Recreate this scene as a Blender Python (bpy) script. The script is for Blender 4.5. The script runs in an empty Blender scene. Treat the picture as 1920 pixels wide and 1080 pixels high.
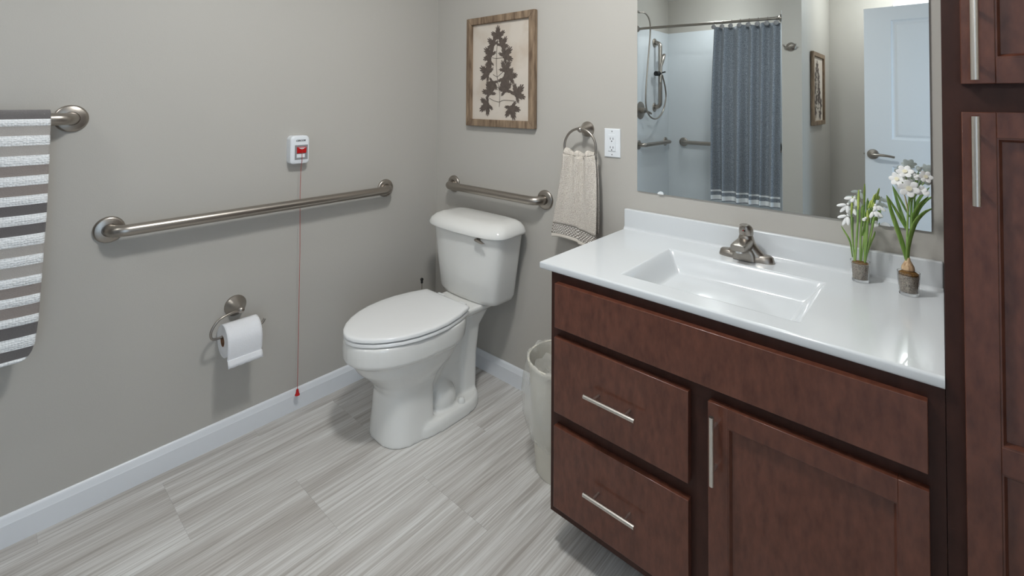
import bpy, bmesh, math, random
from mathutils import Vector, Matrix
random.seed(7)
PI = math.pi
sc = bpy.context.scene
col = sc.collection

# ------------------------------------------------------------------ camera, world, lights, exposure
CAM = Vector((2.1544, -1.772, 1.37)); YAW, PITCH, ROLL, FPX, SY = 0.7287, 0.0225, 0.0068, 901.73, -370.43
fwd = Vector((-math.sin(YAW)*math.cos(PITCH), math.cos(YAW)*math.cos(PITCH), math.sin(PITCH)))
rgt = Vector((math.cos(YAW), math.sin(YAW), 0)); upv = rgt.cross(fwd)
r2 = rgt*math.cos(ROLL)+upv*math.sin(ROLL); u2 = -rgt*math.sin(ROLL)+upv*math.cos(ROLL)
cd = bpy.data.cameras.new('camera'); cam = bpy.data.objects.new('camera', cd); col.objects.link(cam)
cd.sensor_width = 36; cd.lens = 36*FPX/1920; cd.shift_y = SY/1920; cd.clip_start = 0.02
cam.matrix_world = Matrix(((r2.x, u2.x, -fwd.x, CAM.x), (r2.y, u2.y, -fwd.y, CAM.y), (r2.z, u2.z, -fwd.z, CAM.z), (0, 0, 0, 1)))
sc.camera = cam
w = bpy.data.worlds.new('world'); sc.world = w; w.use_nodes = True
w.node_tree.nodes['Background'].inputs[0].default_value = (0.60, 0.79, 1.0, 1)
w.node_tree.nodes['Background'].inputs[1].default_value = 2.1
vs = sc.view_settings
vs.view_transform = 'Standard'; vs.look = 'None'; vs.gamma = 1; vs.use_curve_mapping = False
vs.exposure = 0.15
LIGHT_CEIL, LIGHT_SHOWER, LIGHT_VANITY = 24.5, 8.5, .3     # watts


def lamp(name, loc, r, power, colr=(.98, 1, 1)):
    l = bpy.data.lights.new(name, 'POINT'); l.energy = power; l.shadow_soft_size = r; l.color = colr
    o = bpy.data.objects.new(name, l); col.objects.link(o); o.location = loc
    return o


lamp('ceiling_light_lamp', (1.30, -1.04, 2.27), .07, LIGHT_CEIL*.45)
l = bpy.data.lights.new('ceiling_light_panel', 'AREA'); l.shape = 'DISK'; l.size = .22; l.energy = LIGHT_CEIL*.55; l.color = (.98, 1, 1)
o = bpy.data.objects.new('ceiling_light_panel', l); col.objects.link(o); o.location = (1.30, -1.04, 2.396)
l = bpy.data.lights.new('shower_light_lamp', 'SPOT'); l.spot_size = math.radians(150); l.spot_blend = .7; l.shadow_soft_size = .05; l.energy = LIGHT_SHOWER*1.6; l.color = (.98, 1, 1)
o = bpy.data.objects.new('shower_light_lamp', l); col.objects.link(o); o.location = (.62, -2.70, 2.425)
lamp('shower_light_glow', (.62, -2.66, 2.37), .05, LIGHT_SHOWER*.62)
lamp('hall_fill_lamp', (1.95, -3.12, 2.35), .05, 14.0)  # unseen fill lamp, added to brighten the hall walls in the mirror
BULBS = [(1.42+.18*i, -.14, 2.25) for i in range(4)]
for b in BULBS: lamp('vanity_bulb_lamp', (b[0], b[1], b[2]-.085), .035, LIGHT_VANITY)


# ------------------------------------------------------------------ pixel helpers (1920x1080 photo pixels -> points on known planes)
def ray(q): return fwd + r2*((q[0]-960)/FPX) - u2*((q[1]-540-SY)/FPX)


def at(q, ax, v):
    d = ray(q); t = (v-CAM[ax])/d[ax]
    return CAM+d*t


def mir(q, ax, v):                      # a point seen in the mirror (mirror face y = -.006)
    P = at(q, ax, -.012-v if ax == 1 else v)
    return Vector((P.x, -.012-P.y, P.z))


# ------------------------------------------------------------------ materials
def lin(c):
    f = lambda u: u/12.92 if u <= .04045 else ((u+.055)/1.055)**2.4
    return (f(c[0]/255), f(c[1]/255), f(c[2]/255), 1)


MATS = {}


def mat(name, c, rough=.5, metal=0, coat=0, spec=.5, bump=None, var=None, trans=0, emit=None, ior=1.45, sheen=0):
    m = bpy.data.materials.new(name); m.use_nodes = True; MATS[name] = m
    nt = m.node_tree; b = nt.nodes['Principled BSDF']
    b.inputs['Base Color'].default_value = lin(c); b.inputs['Roughness'].default_value = rough
    b.inputs['Metallic'].default_value = metal; b.inputs['Coat Weight'].default_value = coat
    b.inputs['Specular IOR Level'].default_value = spec; b.inputs['IOR'].default_value = ior
    b.inputs['Transmission Weight'].default_value = trans
    b.inputs['Sheen Weight'].default_value = sheen
    if emit:
        b.inputs['Emission Color'].default_value = (*emit[:3], 1); b.inputs['Emission Strength'].default_value = emit[3]
    tc = None
    def coords(scale):
        nonlocal tc
        if tc is None: tc = nt.nodes.new('ShaderNodeTexCoord')
        mp = nt.nodes.new('ShaderNodeMapping'); mp.inputs['Scale'].default_value = scale
        nt.links.new(tc.outputs['Object'], mp.inputs[0]); return mp.outputs[0]
    if var:                               # (colour 2, scale xyz, detail, contrast lo, hi)
        n = nt.nodes.new('ShaderNodeTexNoise'); n.inputs['Scale'].default_value = 1; n.inputs['Detail'].default_value = var[2]
        nt.links.new(coords(var[1]), n.inputs['Vector'])
        r = nt.nodes.new('ShaderNodeValToRGB'); r.color_ramp.elements[0].position = var[3]; r.color_ramp.elements[1].position = var[4]
        r.color_ramp.elements[0].color = lin(c); r.color_ramp.elements[1].color = lin(var[0])
        nt.links.new(n.outputs['Fac'], r.inputs[0]); nt.links.new(r.outputs[0], b.inputs['Base Color'])
    if bump:                              # (kind, scale xyz, strength, distance)
        if bump[0] == 'noise':
            n = nt.nodes.new('ShaderNodeTexNoise'); n.inputs['Scale'].default_value = 1; n.inputs['Detail'].default_value = 3
        else:
            n = nt.nodes.new('ShaderNodeTexVoronoi'); n.inputs['Scale'].default_value = 1; n.inputs['Randomness'].default_value = .45
        nt.links.new(coords(bump[1]), n.inputs['Vector'])
        bp = nt.nodes.new('ShaderNodeBump'); bp.inputs['Strength'].default_value = bump[2]; bp.inputs['Distance'].default_value = bump[3]
        bp.invert = bump[0] == 'voronoi'
        nt.links.new(n.outputs[0], bp.inputs['Height']); nt.links.new(bp.outputs[0], b.inputs['Normal'])
    return m


mat('wall', (184, 180, 173), .55, bump=('noise', (220, 220, 220), .12, .002))
mat('ceiling', (225, 223, 220), .8)
mat('trim', (226, 228, 231), .32)
mat('porcelain', (226, 225, 221), .07, coat=.3)
mat('seat', (228, 228, 227), .16)
mat('counter', (214, 217, 219), .17, coat=.3)
mat('nickel', (168, 161, 153), .32, 1, bump=('noise', (60, 60, 900), .05, .001))
mat('pull', (214, 208, 200), .30, 1)
mat('chrome', (215, 215, 215), .12, 1)
mat('black', (22, 22, 22), .4)
mat('wood', (74, 39, 28), .30, var=((110, 66, 50), (70, 70, 26), 8, .22, .82), bump=('noise', (300, 300, 60), .08, .001), coat=.25)
mat('wood_dark', (54, 30, 23), .42, spec=.3, var=((64, 37, 29), (60, 60, 20), 6, .3, .7))
mat('mirror', (232, 238, 238), .0, 1)
mat('mirror_edge', (150, 165, 165), .1, .6)
mat('surround', (215, 220, 224), .10)
mat('plastic_white', (228, 231, 234), .35)
mat('plastic_grey', (140, 140, 142), .5)
mat('red', (190, 24, 26), .35)
mat('cord', (170, 60, 50), .6)
mat('paper', (232, 232, 234), .95, bump=('voronoi', (220, 220, 220), .35, .002))
mat('cardboard', (150, 112, 84), .9)
mat('frame_wood', (104, 85, 68), .8, var=((158, 136, 112), (60, 60, 9), 7, .35, .7), bump=('noise', (90, 90, 20), .4, .002))
mat('print_paper', (206, 196, 184), .9, var=((186, 168, 150), (7, 7, 7), 5, .5, .78))
mat('print_ink', (82, 72, 66), .9, var=((98, 87, 79), (60, 60, 60), 3, .3, .7))
mat('towel_white', (236, 237, 237), .95, bump=('voronoi', (120, 150, 150), .7, .005), sheen=.3)
mat('towel_light', (180, 174, 168), .95, bump=('noise', (300, 300, 900), .8, .003), sheen=.3)
mat('towel_mid', (152, 142, 136), .95, bump=('noise', (300, 300, 900), .8, .003), sheen=.3)
mat('towel_dark', (108, 104, 103), .95, bump=('noise', (300, 300, 900), .8, .003), sheen=.3)
mat('hand_towel', (232, 224, 213), .95, var=((196, 184, 171), (420, 420, 420), 2, .45, .62), bump=('voronoi', (260, 260, 260), .9, .004), sheen=.3)
mat('hand_hem', (224, 216, 205), .95)
mat('hand_band', (150, 141, 133), .95, bump=('noise', (400, 400, 400), .5, .002))
mat('hand_tuft', (232, 227, 220), .95)
mat('curtain', (104, 112, 123), .9, var=((160, 167, 175), (260, 260, 160), 3, .38, .66), sheen=.2)
mat('curtain_white', (238, 240, 242), .9)
mat('can', (216, 211, 198), .4)
mat('stem', (112, 146, 74), .5, var=((152, 178, 104), (90, 90, 20), 3, .3, .7))
mat('leaf', (104, 144, 62), .42, var=((158, 186, 104), (160, 160, 14), 3, .3, .7))
mat('bud', (186, 198, 104), .55, var=((150, 172, 84), (200, 200, 60), 3, .3, .7))
mat('petal', (240, 240, 238), .6)
mat('petal_core', (240, 234, 206), .6)
mat('spathe', (196, 180, 140), .8)
mat('bulb', (214, 186, 150), .6, var=((164, 128, 94), (200, 200, 14), 4, .35, .7))
mat('moss', (150, 112, 58), .95, var=((96, 66, 34), (400, 400, 400), 4, .35, .65), bump=('noise', (500, 500, 500), 1, .004))
mat('gravel', (232, 221, 205), .9, var=((158, 144, 130), (380, 380, 380), 4, .35, .65), bump=('voronoi', (500, 500, 500), 1, .003))
mat('glass', (255, 255, 255), .02, trans=1, ior=1.45)
mat('lamp_glass', (255, 255, 255), .4, emit=(1, .94, .87, 3))
mat('grout', (150, 146, 142), .9)

# floor tile: streaks along y, shifted and toned per tile
m = bpy.data.materials.new('floor_tile'); m.use_nodes = True; MATS['floor_tile'] = m
nt = m.node_tree; b = nt.nodes['Principled BSDF']; b.inputs['Roughness'].default_value = .42
tc = nt.nodes.new('ShaderNodeTexCoord'); oi = nt.nodes.new('ShaderNodeObjectInfo')
mul = nt.nodes.new('ShaderNodeMath'); mul.operation = 'MULTIPLY'; mul.inputs[1].default_value = 60
nt.links.new(oi.outputs['Random'], mul.inputs[0])
add = nt.nodes.new('ShaderNodeVectorMath'); add.operation = 'ADD'
nt.links.new(tc.outputs['Object'], add.inputs[0]); nt.links.new(mul.outputs[0], add.inputs[1])


def streak(scale, detail, lo, hi, c1, c2, distort=0):
    mp = nt.nodes.new('ShaderNodeMapping'); mp.inputs['Scale'].default_value = scale
    nt.links.new(add.outputs[0], mp.inputs[0])
    n = nt.nodes.new('ShaderNodeTexNoise'); n.inputs['Scale'].default_value = 1; n.inputs['Detail'].default_value = detail
    n.inputs['Distortion'].default_value = distort
    nt.links.new(mp.outputs[0], n.inputs['Vector'])
    r = nt.nodes.new('ShaderNodeValToRGB'); r.color_ramp.elements[0].position = lo; r.color_ramp.elements[1].position = hi
    r.color_ramp.elements[0].color = lin(c1); r.color_ramp.elements[1].color = lin(c2)
    nt.links.new(n.outputs['Fac'], r.inputs[0]); return n, r


n1, rA = streak((20, 1.0, 1), 5, .30, .70, (182, 177, 171), (224, 223, 220), .3)
n2, rB = streak((165, 3.6, 1), 4, .34, .60, (206, 201, 197), (255, 255, 255), .8)
mx = nt.nodes.new('ShaderNodeMix'); mx.data_type = 'RGBA'; mx.blend_type = 'MULTIPLY'; mx.inputs[0].default_value = .75
nt.links.new(rA.outputs[0], mx.inputs[6]); nt.links.new(rB.outputs[0], mx.inputs[7])
nt.links.new(mx.outputs[2], b.inputs['Base Color'])
bp = nt.nodes.new('ShaderNodeBump'); bp.inputs['Strength'].default_value = .12; bp.inputs['Distance'].default_value = .001
nt.links.new(n2.outputs['Fac'], bp.inputs['Height']); nt.links.new(bp.outputs[0], b.inputs['Normal'])

# thin plastic film of the bin liner
m = bpy.data.materials.new('film'); m.use_nodes = True; MATS['film'] = m
nt = m.node_tree; b = nt.nodes['Principled BSDF']; b.inputs['Base Color'].default_value = lin((235, 234, 228)); b.inputs['Roughness'].default_value = .22
b.inputs['Alpha'].default_value = .34


# ------------------------------------------------------------------ mesh builder
ORG = {}                                  # world origin of every object made here


class MB:
    def __init__(s): s.v = []; s.f = []; s.mi = []
    def add(s, verts, faces, mi=0):
        o = len(s.v); s.v += [Vector(p) for p in verts]; s.f += [[i+o for i in f] for f in faces]; s.mi += [mi]*len(faces); return s
    def box(s, x0, x1, y0, y1, z0, z1, mi=0):
        V = [(x, y, z) for z in (z0, z1) for y in (y0, y1) for x in (x0, x1)]
        return s.add(V, [(0, 2, 3, 1), (4, 5, 7, 6), (0, 1, 5, 4), (2, 6, 7, 3), (0, 4, 6, 2), (1, 3, 7, 5)], mi)
    def loft(s, rings, cap0=True, cap1=True, closed=True, mi=0):
        n = len(rings[0]); V = [p for r in rings for p in r]; F = []
        for k in range(len(rings)-1):
            for i in range(n if closed else n-1):
                j = (i+1) % n; F.append((k*n+i, k*n+j, (k+1)*n+j, (k+1)*n+i))
        if cap0: F.append(tuple(reversed(range(n))))
        if cap1: F.append(tuple((len(rings)-1)*n+i for i in range(n)))
        return s.add(V, F, mi)
    def lathe(s, prof, c, axis='z', n=32, cap0=True, cap1=True, mi=0):
        c = Vector(c); R = []
        for r, h in prof:
            ring = []
            for i in range(n):
                a = 2*PI*i/n; u, v = r*math.cos(a), r*math.sin(a)
                ring.append(c+Vector({'z': (u, v, h), 'y': (u, h, -v), 'x': (h, u, v)}[axis]))
            R.append(ring)
        return s.loft(R, cap0, cap1, mi=mi)
    def tube(s, pts, r, n=12, caps=True, flat=None, mi=0, n0=None):      # r: number or list; flat: squash factor along binormal
        pts = [Vector(p) for p in pts]; R = []; rr = r if isinstance(r, (list, tuple)) else [r]*len(pts)
        t0 = (pts[1]-pts[0]).normalized(); ref = Vector((0, 0, 1)) if abs(t0.z) < .9 else Vector((1, 0, 0))
        nrm = Vector(n0) if n0 is not None else t0.cross(ref).normalized()
        for k, p in enumerate(pts):
            a = pts[max(k-1, 0)]; bq = pts[min(k+1, len(pts)-1)]; t = (bq-a).normalized()
            nrm = (nrm-t*nrm.dot(t)).normalized(); bn = t.cross(nrm)
            R.append([p+(nrm*math.cos(2*PI*i/n)+bn*(math.sin(2*PI*i/n)*(flat or 1)))*rr[k] for i in range(n)])
        return s.loft(R, caps, caps, mi=mi)
    def ball(s, c, rx, ry=None, rz=None, n=16, m=10, rot=None, mi=0):
        ry = ry or rx; rz = rz or rx; c = Vector(c); R = []
        for k in range(m+1):
            a = PI*(k+.02)/(m+.04); rr = math.sin(a)
            ring = [Vector((rx*rr*math.cos(2*PI*i/n), ry*rr*math.sin(2*PI*i/n), -rz*math.cos(a))) for i in range(n)]
            R.append([c+(rot @ p if rot else p) for p in ring])
        return s.loft(R, mi=mi)
    def build(s, name, mats, parent=None, origin=None, smooth=True, angle=40, bevel=0, segs=2, solid=0):
        me = bpy.data.meshes.new(name)
        org = Vector(ORG[parent.name]) if parent else Vector(origin or (0, 0, 0))
        me.from_pydata([tuple(p-org) for p in s.v], [], s.f)
        bm = bmesh.new(); bm.from_mesh(me); bmesh.ops.recalc_face_normals(bm, faces=bm.faces); bm.to_mesh(me); bm.free()
        for q in ([mats] if isinstance(mats, str) else mats): me.materials.append(MATS[q])
        me.polygons.foreach_set('material_index', s.mi)
        if smooth:
            me.polygons.foreach_set('use_smooth', [True]*len(me.polygons)); me.set_sharp_from_angle(angle=math.radians(angle))
        o = bpy.data.objects.new(name, me); col.objects.link(o)
        if parent: o.parent = parent
        else: o.location = org
        ORG[o.name] = org
        if solid:
            md = o.modifiers.new('solid', 'SOLIDIFY'); md.thickness = solid; md.offset = -1
        if bevel:
            md = o.modifiers.new('bevel', 'BEVEL'); md.width = bevel; md.segments = segs; md.limit_method = 'ANGLE'; md.angle_limit = math.radians(35)
            md.harden_normals = False
        return o


def bez(pts, n=24):                       # smooth curve through points (Catmull-Rom)
    P = [Vector(p) for p in pts]; P = [P[0]*2-P[1]]+P+[P[-1]*2-P[-2]]; out = []
    seg = len(P)-3
    for i in range(seg):
        k = max(2, n//seg)
        for j in range(k):
            t = j/k; a, b_, c, d = P[i:i+4]
            out.append(.5*((2*b_)+(c-a)*t+(2*a-5*b_+4*c-d)*t*t+(3*b_-a-3*c+d)*t**3))
    out.append(P[-2]); return out


def tag(o, label, cat, group=None):
    o['label'] = label; o['category'] = cat
    if group: o['group'] = group
    return o


def thing(name, loc, label, cat, group=None):
    o = bpy.data.objects.new(name, None); col.objects.link(o); o.location = loc; o.empty_display_size = .05
    ORG[o.name] = Vector(loc); return tag(o, label, cat, group)


def struct(o): o['kind'] = 'structure'; return o


def box(name, dims, m, parent=None, bevel=0, segs=2, origin=None):
    return MB().box(*dims).build(name, m, parent, origin, bevel=bevel, segs=segs, smooth=bevel > 0)


# ------------------------------------------------------------------ room shell
H = 2.44; YP = -2.40; XP0, XP1 = 1.238, 1.372; YS = -3.12; YH = -3.60; XR = 2.66
floor = struct(box('floor', (-.1, 4.3, -3.8, .1, -.10, -.0008), 'grout'))
TW, TL = .33, .643
for k in range(-1, 9):
    x0 = max(.07+TW*k, 0); x1 = min(.07+TW*(k+1), XR)
    if x1 <= x0: continue
    off = -.65 if k % 2 == 1 - 1 else -.967
    y = off+TL*2
    while y > -3.6:
        y1 = min(y, 0); y0 = max(y-TL, -3.6)
        if y1 > y0+.01:
            g = .0002
            box('tile', (x0+g, x1-g, y0+g, y1-g, -.0008, 0), 'floor_tile', floor)
        y -= TL
for t in list(floor.children):            # centre each tile's origin so that its streaks are its own
    c = sum((Vector(q) for q in t.bound_box), Vector())/8
    t.data.transform(Matrix.Translation(-c)); t.location = c
ceiling = struct(box('ceiling', (-.1, XR+.1, -3.8, .1, H, H+.1), 'ceiling'))
wall_left = struct(box('wall_left', (-.1, 0, -3.8, .1, -.1, H), 'wall'))
wall_back = struct(box('wall_back', (0, XR+.1, 0, .1, -.1, H), 'wall'))
DY0, DY1 = -2.52, -1.72                   # doorway in the right wall
wr = MB().box(XR, XR+.1, DY1, 0, -.1, H).box(XR, XR+.1, -3.8, DY0, -.1, H).box(XR, XR+.1, DY0, DY1, 2.06, H)
wall_right = struct(wr.build('wall_right', 'wall', smooth=False))
wall_front = struct(MB().box(0, XR, -3.8, YH, -.1, H).box(0, XP0, YH, YS-.02, 0, H).build('wall_front', 'wall', smooth=False))
wall_partition = struct(box('wall_partition', (XP0, XP1, YH, YP, 0, H), 'wall'))


def baseboard(name, p0, p1, nrm):
    prof = [(0, 0), (.014, 0), (.014, .066), (.0125, .069), (.012, .073), (.0095, .078), (.009, .083), (.006, .089), (.003, .0915), (0, .0915)]
    n = Vector(nrm); R = [[Vector(p)+n*a+Vector((0, 0, h)) for a, h in prof] for p in (p0, p1)]
    return struct(MB().loft(R).build(name, 'trim', angle=25))


baseboard('baseboard_left', (0, 0, 0), (0, YP, 0), (1, 0, 0))
baseboard('baseboard_back', (.0145, 0, 0), (1.235, 0, 0), (0, -1, 0))
baseboard('baseboard_partition', (XP1, YP, 0), (XP1, YH, 0), (1, 0, 0))

# second doorway in the hall behind: casing and slab (top corner shows above the open door in the mirror)
cx0 = mir((1674, 8), 1, YH).x
t2 = thing('trim_1', (cx0, YH, 0), 'white casing round the closed door on the far wall', 'trim'); del t2['category']; t2['kind'] = 'structure'
for nm, d in (('casing_leg', (cx0, cx0+.07, YH, YH+.018, 0, 2.17)), ('casing_head', (cx0, XR-.01, YH, YH+.018, 2.17, 2.245))):
    box(nm, d, 'trim', t2, bevel=.004)
for nm, d in (('casing_leg', (cx0+.018, cx0+.05, YH+.018, YH+.026, 0, 2.19)), ('casing_head', (cx0+.018, XR-.01, YH+.018, YH+.026, 2.19, 2.225))):
    box(nm, d, 'trim', t2, bevel=.003)
door2 = struct(box('door_2', (cx0+.072, XR-.02, YH, YH+.01, .01, 2.168), 'trim'))

# ------------------------------------------------------------------ grab bars
def grab_bar(name, p0, p1, nrm, label, r=.0198, stand=.062, fl=.045, group=None):
    p0, p1, n = Vector(p0), Vector(p1), Vector(nrm); d = (p1-p0).normalized(); q = .045
    t = thing(name, p0, label, 'grab bar', group)
    pts = [p0+n*.004, p0+n*(stand-q)]
    for k in range(1, 7):
        a = PI/2*k/7; pts.append(p0+n*(stand-q+q*math.sin(a))+d*(q-q*math.cos(a)))
    pts += [p0+n*stand+d*q, p1+n*stand-d*q]
    for k in range(1, 7):
        a = PI/2*k/7; pts.append(p1+n*(stand-q+q*math.cos(a))-d*(q-q*math.sin(a)))
    pts += [p1+n*(stand-q), p1+n*.004]
    MB().tube(pts, r, 20).build('bar', 'nickel', t)
    ax = 'x' if abs(n.x) > .5 else 'y'; sg = n.x+n.y
    prof = [(fl, 0), (fl, .004*sg), (fl*.96, .008*sg), (fl*.86, .0105*sg), (r*1.12, .0125*sg), (r*1.05, .010*sg)]
    for p in (p0, p1):
        MB().lathe(prof, p, ax, 40, True, True).build('flange', 'nickel', t)
    return t


grab_bar('grab_bar', (0, -1.449, .917), (0, -.341, .917), (1, 0, 0), 'long brushed metal grab bar on the wall above the toilet paper')
grab_bar('grab_bar', (.153, 0, .916), (.785, 0, .916), (0, -1, 0), 'short brushed metal grab bar on the wall above the toilet tank')
grab_bar('towel_bar', (0, -2.16, 1.303), (0, -1.554, 1.303), (1, 0, 0), 'brushed metal bar carrying the striped bath towel')
bpy.data.objects['towel_bar']['category'] = 'towel bar'

# ------------------------------------------------------------------ bath towel
BN = [(1.318, 2), (1.285, 0), (1.256, 1), (1.226, 0), (1.196, 1), (1.166, 0), (1.135, 3), (1.106, 0), (1.076, 3), (1.048, 0), (1.018, 2), (.989, 0), (.958, 2),
      (.925, 0), (.896, 1), (.867, 0), (.834, 1), (.807, 0), (.776, 3), (.749, 0), (.716, 3), (.691, 0), (.656, 2), (.622, 0), (.594, 2), (.582, 0)]
EDGE = [(1.35, -1.609), (1.195, -1.610), (1.015, -1.613), (.853, -1.619), (.694, -1.625), (.631, -1.631), (.605, -1.638), (.592, -1.647), (.583, -1.660), (.57, -1.70)]


def interp(T, z):
    for (a, u), (b_, v) in zip(T, T[1:]):
        if (a >= z >= b_): return u+(v-u)*(a-z)/(a-b_)
    return T[-1][1]


rows = []                                 # (x, z, material) from back hem over the bar to the front hem
zb = .80
while zb < 1.30:
    rows.append((.034, zb, 0 if int(zb/.032) % 2 else 3)); zb += .016
NBACK = len(rows)
for k in range(9):
    a = PI-PI*k/8; rows.append((.062+.027*math.cos(a), 1.306+.028*math.sin(a), 2))
zp = 1.306
for zt, mi in BN:
    n = 4
    z0 = min(zp, 1.306)
    for j in range(1, n+1):
        z = z0+(zt-z0)*j/n
        if z >= 1.306: continue
        bulge = .0035*math.sin(PI*min(j/n, .999)) if mi == 0 else -.0005
        rows.append((.090+.004*(1.3-z)+bulge, z, mi))
    zp = zt
mb = MB(); NY = 60; V = []; F = []; MI = []
for k, (x, z, mi) in enumerate(rows):
    front = k >= NBACK
    ye = interp(EDGE, min(z, 1.349)) if front else -1.624
    for j in range(NY+1):
        s = j/NY; y = ye-(ye+2.06)*s
        wob = (.004*math.sin(y*19+z*2)+.002*math.sin(y*41))*max(0, min(1, (1.30-z)*3))*(1 if x > .06 else -.4)
        sag = (.006*math.sin(PI*s)) if z < .62 else 0
        V.append((x+wob, y, z-sag))
for k in range(len(rows)-1):
    for j in range(NY):
        a = k*(NY+1)+j; F.append((a, a+1, a+NY+2, a+NY+1)); MI.append(rows[k+1][2])
mb.v = [Vector(p) for p in V]; mb.f = F; mb.mi = MI
tw = mb.build('bath_towel', ['towel_white', 'towel_light', 'towel_dark', 'towel_mid'], origin=(.09, -1.8, .58), angle=60, solid=.006)
tag(tw, 'grey and white striped bath towel hanging over a metal bar', 'towel')

# ------------------------------------------------------------------ emergency call box
t = thing('call_box', (0, -.795, 1.09), 'white wall call box with red pull switch and hanging cord', 'call box')


def rrect(y0, y1, z0, z1, r, x, arch=0, n=5):
    P = []
    for (cy, cz, a0) in ((y1-r, z1-r, 0), (y0+r, z1-r, PI/2), (y0+r, z0+r, PI), (y1-r, z0+r, 1.5*PI)):
        for k in range(n+1):
            a = a0+PI/2*k/n; y = cy+r*math.cos(a); z = cz+r*math.sin(a)
            P.append(Vector((x, y, z)))
    if arch:
        ym = (y0+y1)/2; hw = (y1-y0)/2
        for p in P:
            if p.z > (z0+z1)/2: p.z += arch*(1-((p.y-ym)/hw)**2)
    return P


BX = .043
MB().loft([rrect(-.847, -.764, 1.088, 1.207, .014, .0005, .008, 8), rrect(-.847, -.764, 1.088, 1.207, .014, BX-.006, .008, 8), rrect(-.844, -.767, 1.091, 1.204, .013, BX-.002, .008, 8), rrect(-.839, -.772, 1.096, 1.199, .011, BX, .007, 8)]).build('housing', 'plastic_white', t, angle=30)
q0, q1 = at((552.5, 300), 0, BX), at((577, 271), 0, BX)
by0_, by1_, bz0_, bz1_ = q0.y, q1.y, q0.z, q1.z; ym = (by0_+by1_)/2; hh = bz1_-bz0_
MB().box(BX-.002, BX+.001, by0_, by1_, bz0_, bz1_).build('bezel', 'plastic_grey', t, smooth=False)
sx, sa, sb_ = BX+.001, by0_+.008, by1_-.008
z0_, z1_ = bz0_+hh*.42, bz1_-hh*.13
sw = MB().add([(sx, sa, z0_), (sx, sb_, z0_), (sx, sb_, z1_), (sx, sa, z1_), (sx+.004, sa, z0_+.003), (sx+.004, sb_, z0_+.003), (sx+.007, sb_, z1_-.003), (sx+.007, sa, z1_-.003)],
              [(0, 1, 2, 3), (4, 5, 6, 7), (0, 1, 5, 4), (1, 2, 6, 5), (2, 3, 7, 6), (3, 0, 4, 7)]).build('switch', 'red', t, smooth=False, bevel=.001)
MB().add([(sx+.0074, sa+.004, z1_-.003), (sx+.0074, sb_-.004, z1_-.003), (sx+.0064, ym, z1_-.011)], [(0, 1, 2)]).build('arrow_mark', 'plastic_white', sw, smooth=False)
box('status_label', (sx, sx+.001, sa, sb_-.005, bz0_+hh*.14, bz0_+hh*.38), 'plastic_white', t)
cu = bpy.data.curves.new('logo', 'FONT'); cu.body = 'CISCOR'; cu.size = .0125; cu.align_x = 'CENTER'; cu.extrude = .0002; cu.shear = .25; cu.offset = .0004
tmp = bpy.data.objects.new('logo_tmp', cu); col.objects.link(tmp)
dg = bpy.context.evaluated_depsgraph_get(); me = bpy.data.meshes.new_from_object(tmp.evaluated_get(dg)); bpy.data.objects.remove(tmp)
lg = at((564, 265), 0, BX)
me.transform(Matrix(((0, 0, 1, BX+.0004), (.95, 0, 0, lg.y+.795), (0, .85, 0, lg.z-1.09), (0, 0, 0, 1))))
me.materials.clear(); me.materials.append(MATS['black'])
lo = bpy.data.objects.new('lettering', me); col.objects.link(lo); lo.parent = t
pc = MB().tube([(sx+.007, ym, z1_-.006), (sx+.008, ym, 1.10), (.046, ym, 1.085), (.040, ym+.001, 1.06), (.036, ym+.001, .95), (.036, -.797, .7), (.034, -.797, .10)], .0011, 6).build('pull_cord', 'cord', t)
MB().lathe([(.002, .026), (.0045, .024), (.006, .014), (.0085, .003), (.0105, .002), (.0105, 0), (.006, 0)], (.034, -.797, .076), n=20).build('cord_bell', 'red', pc)

# ------------------------------------------------------------------ toilet paper holder and roll
t = thing('toilet_paper_holder', (0, -1.043, .532), 'brushed metal hook holder carrying the toilet paper roll', 'paper holder')
MB().lathe([(.041, 0), (.041, .004), (.038, .008), (.027, .022), (.016, .042), (.0105, .056)], (0, -1.043, .532), 'x', 36).build('mount', 'nickel', t)
MB().ball((.064, -1.043, .532), .0135).build('knob', 'nickel', t)
RX, RZ, RR = .066, .432, .062
arm = bez([(.064, -1.047, .530), (.070, -1.08, .532), (.074, -1.125, .520), (.074, -1.150, .485), (.072, -1.145, .455), (RX, -1.115, .448), (RX, -1.05, .447), (RX, -.985, .448), (RX, -.962, .455), (RX-.002, -.952, .468)], 54)
MB().tube(arm, .0048, 12).build('hook_arm', 'nickel', t)
t = thing('toilet_paper_roll', (RX, -1.05, RZ-RR), 'white toilet paper roll hanging on the metal hook with a loose end', 'toilet paper')
Y0, Y1 = -1.108, -.985
pr_ = []
n = 48
ringp = lambda r, y: [Vector((RX+r*math.cos(2*PI*i/n), y, RZ+r*math.sin(2*PI*i/n))) for i in range(n)]
MB().loft([ringp(.0205, Y0), ringp(RR-.002, Y0), ringp(RR, Y0+.002), ringp(RR, Y1-.002), ringp(RR-.002, Y1), ringp(.0205, Y1)], False, False).build('paper', 'paper', t)
MB().loft([ringp(.0207, Y0-.0005), ringp(.0192, Y0-.0005), ringp(.0192, Y1+.0005), ringp(.0207, Y1+.0005), ringp(.0207, Y0-.0005)], False, False).build('core', 'cardboard', t)
sheet = []
for a in range(100, -1, -10): sheet.append((RX+(RR+.0012)*math.cos(math.radians(a)), RZ+(RR+.0012)*math.sin(math.radians(a))))
sheet += [(RX+RR+.001, RZ-.02), (RX+RR-.001, RZ-.040), (RX+RR-.004, RZ-.055), (RX+RR+.001, RZ-.0555), (RX+RR+.006, RZ-.068), (RX+RR+.010, RZ-.081)]
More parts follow.
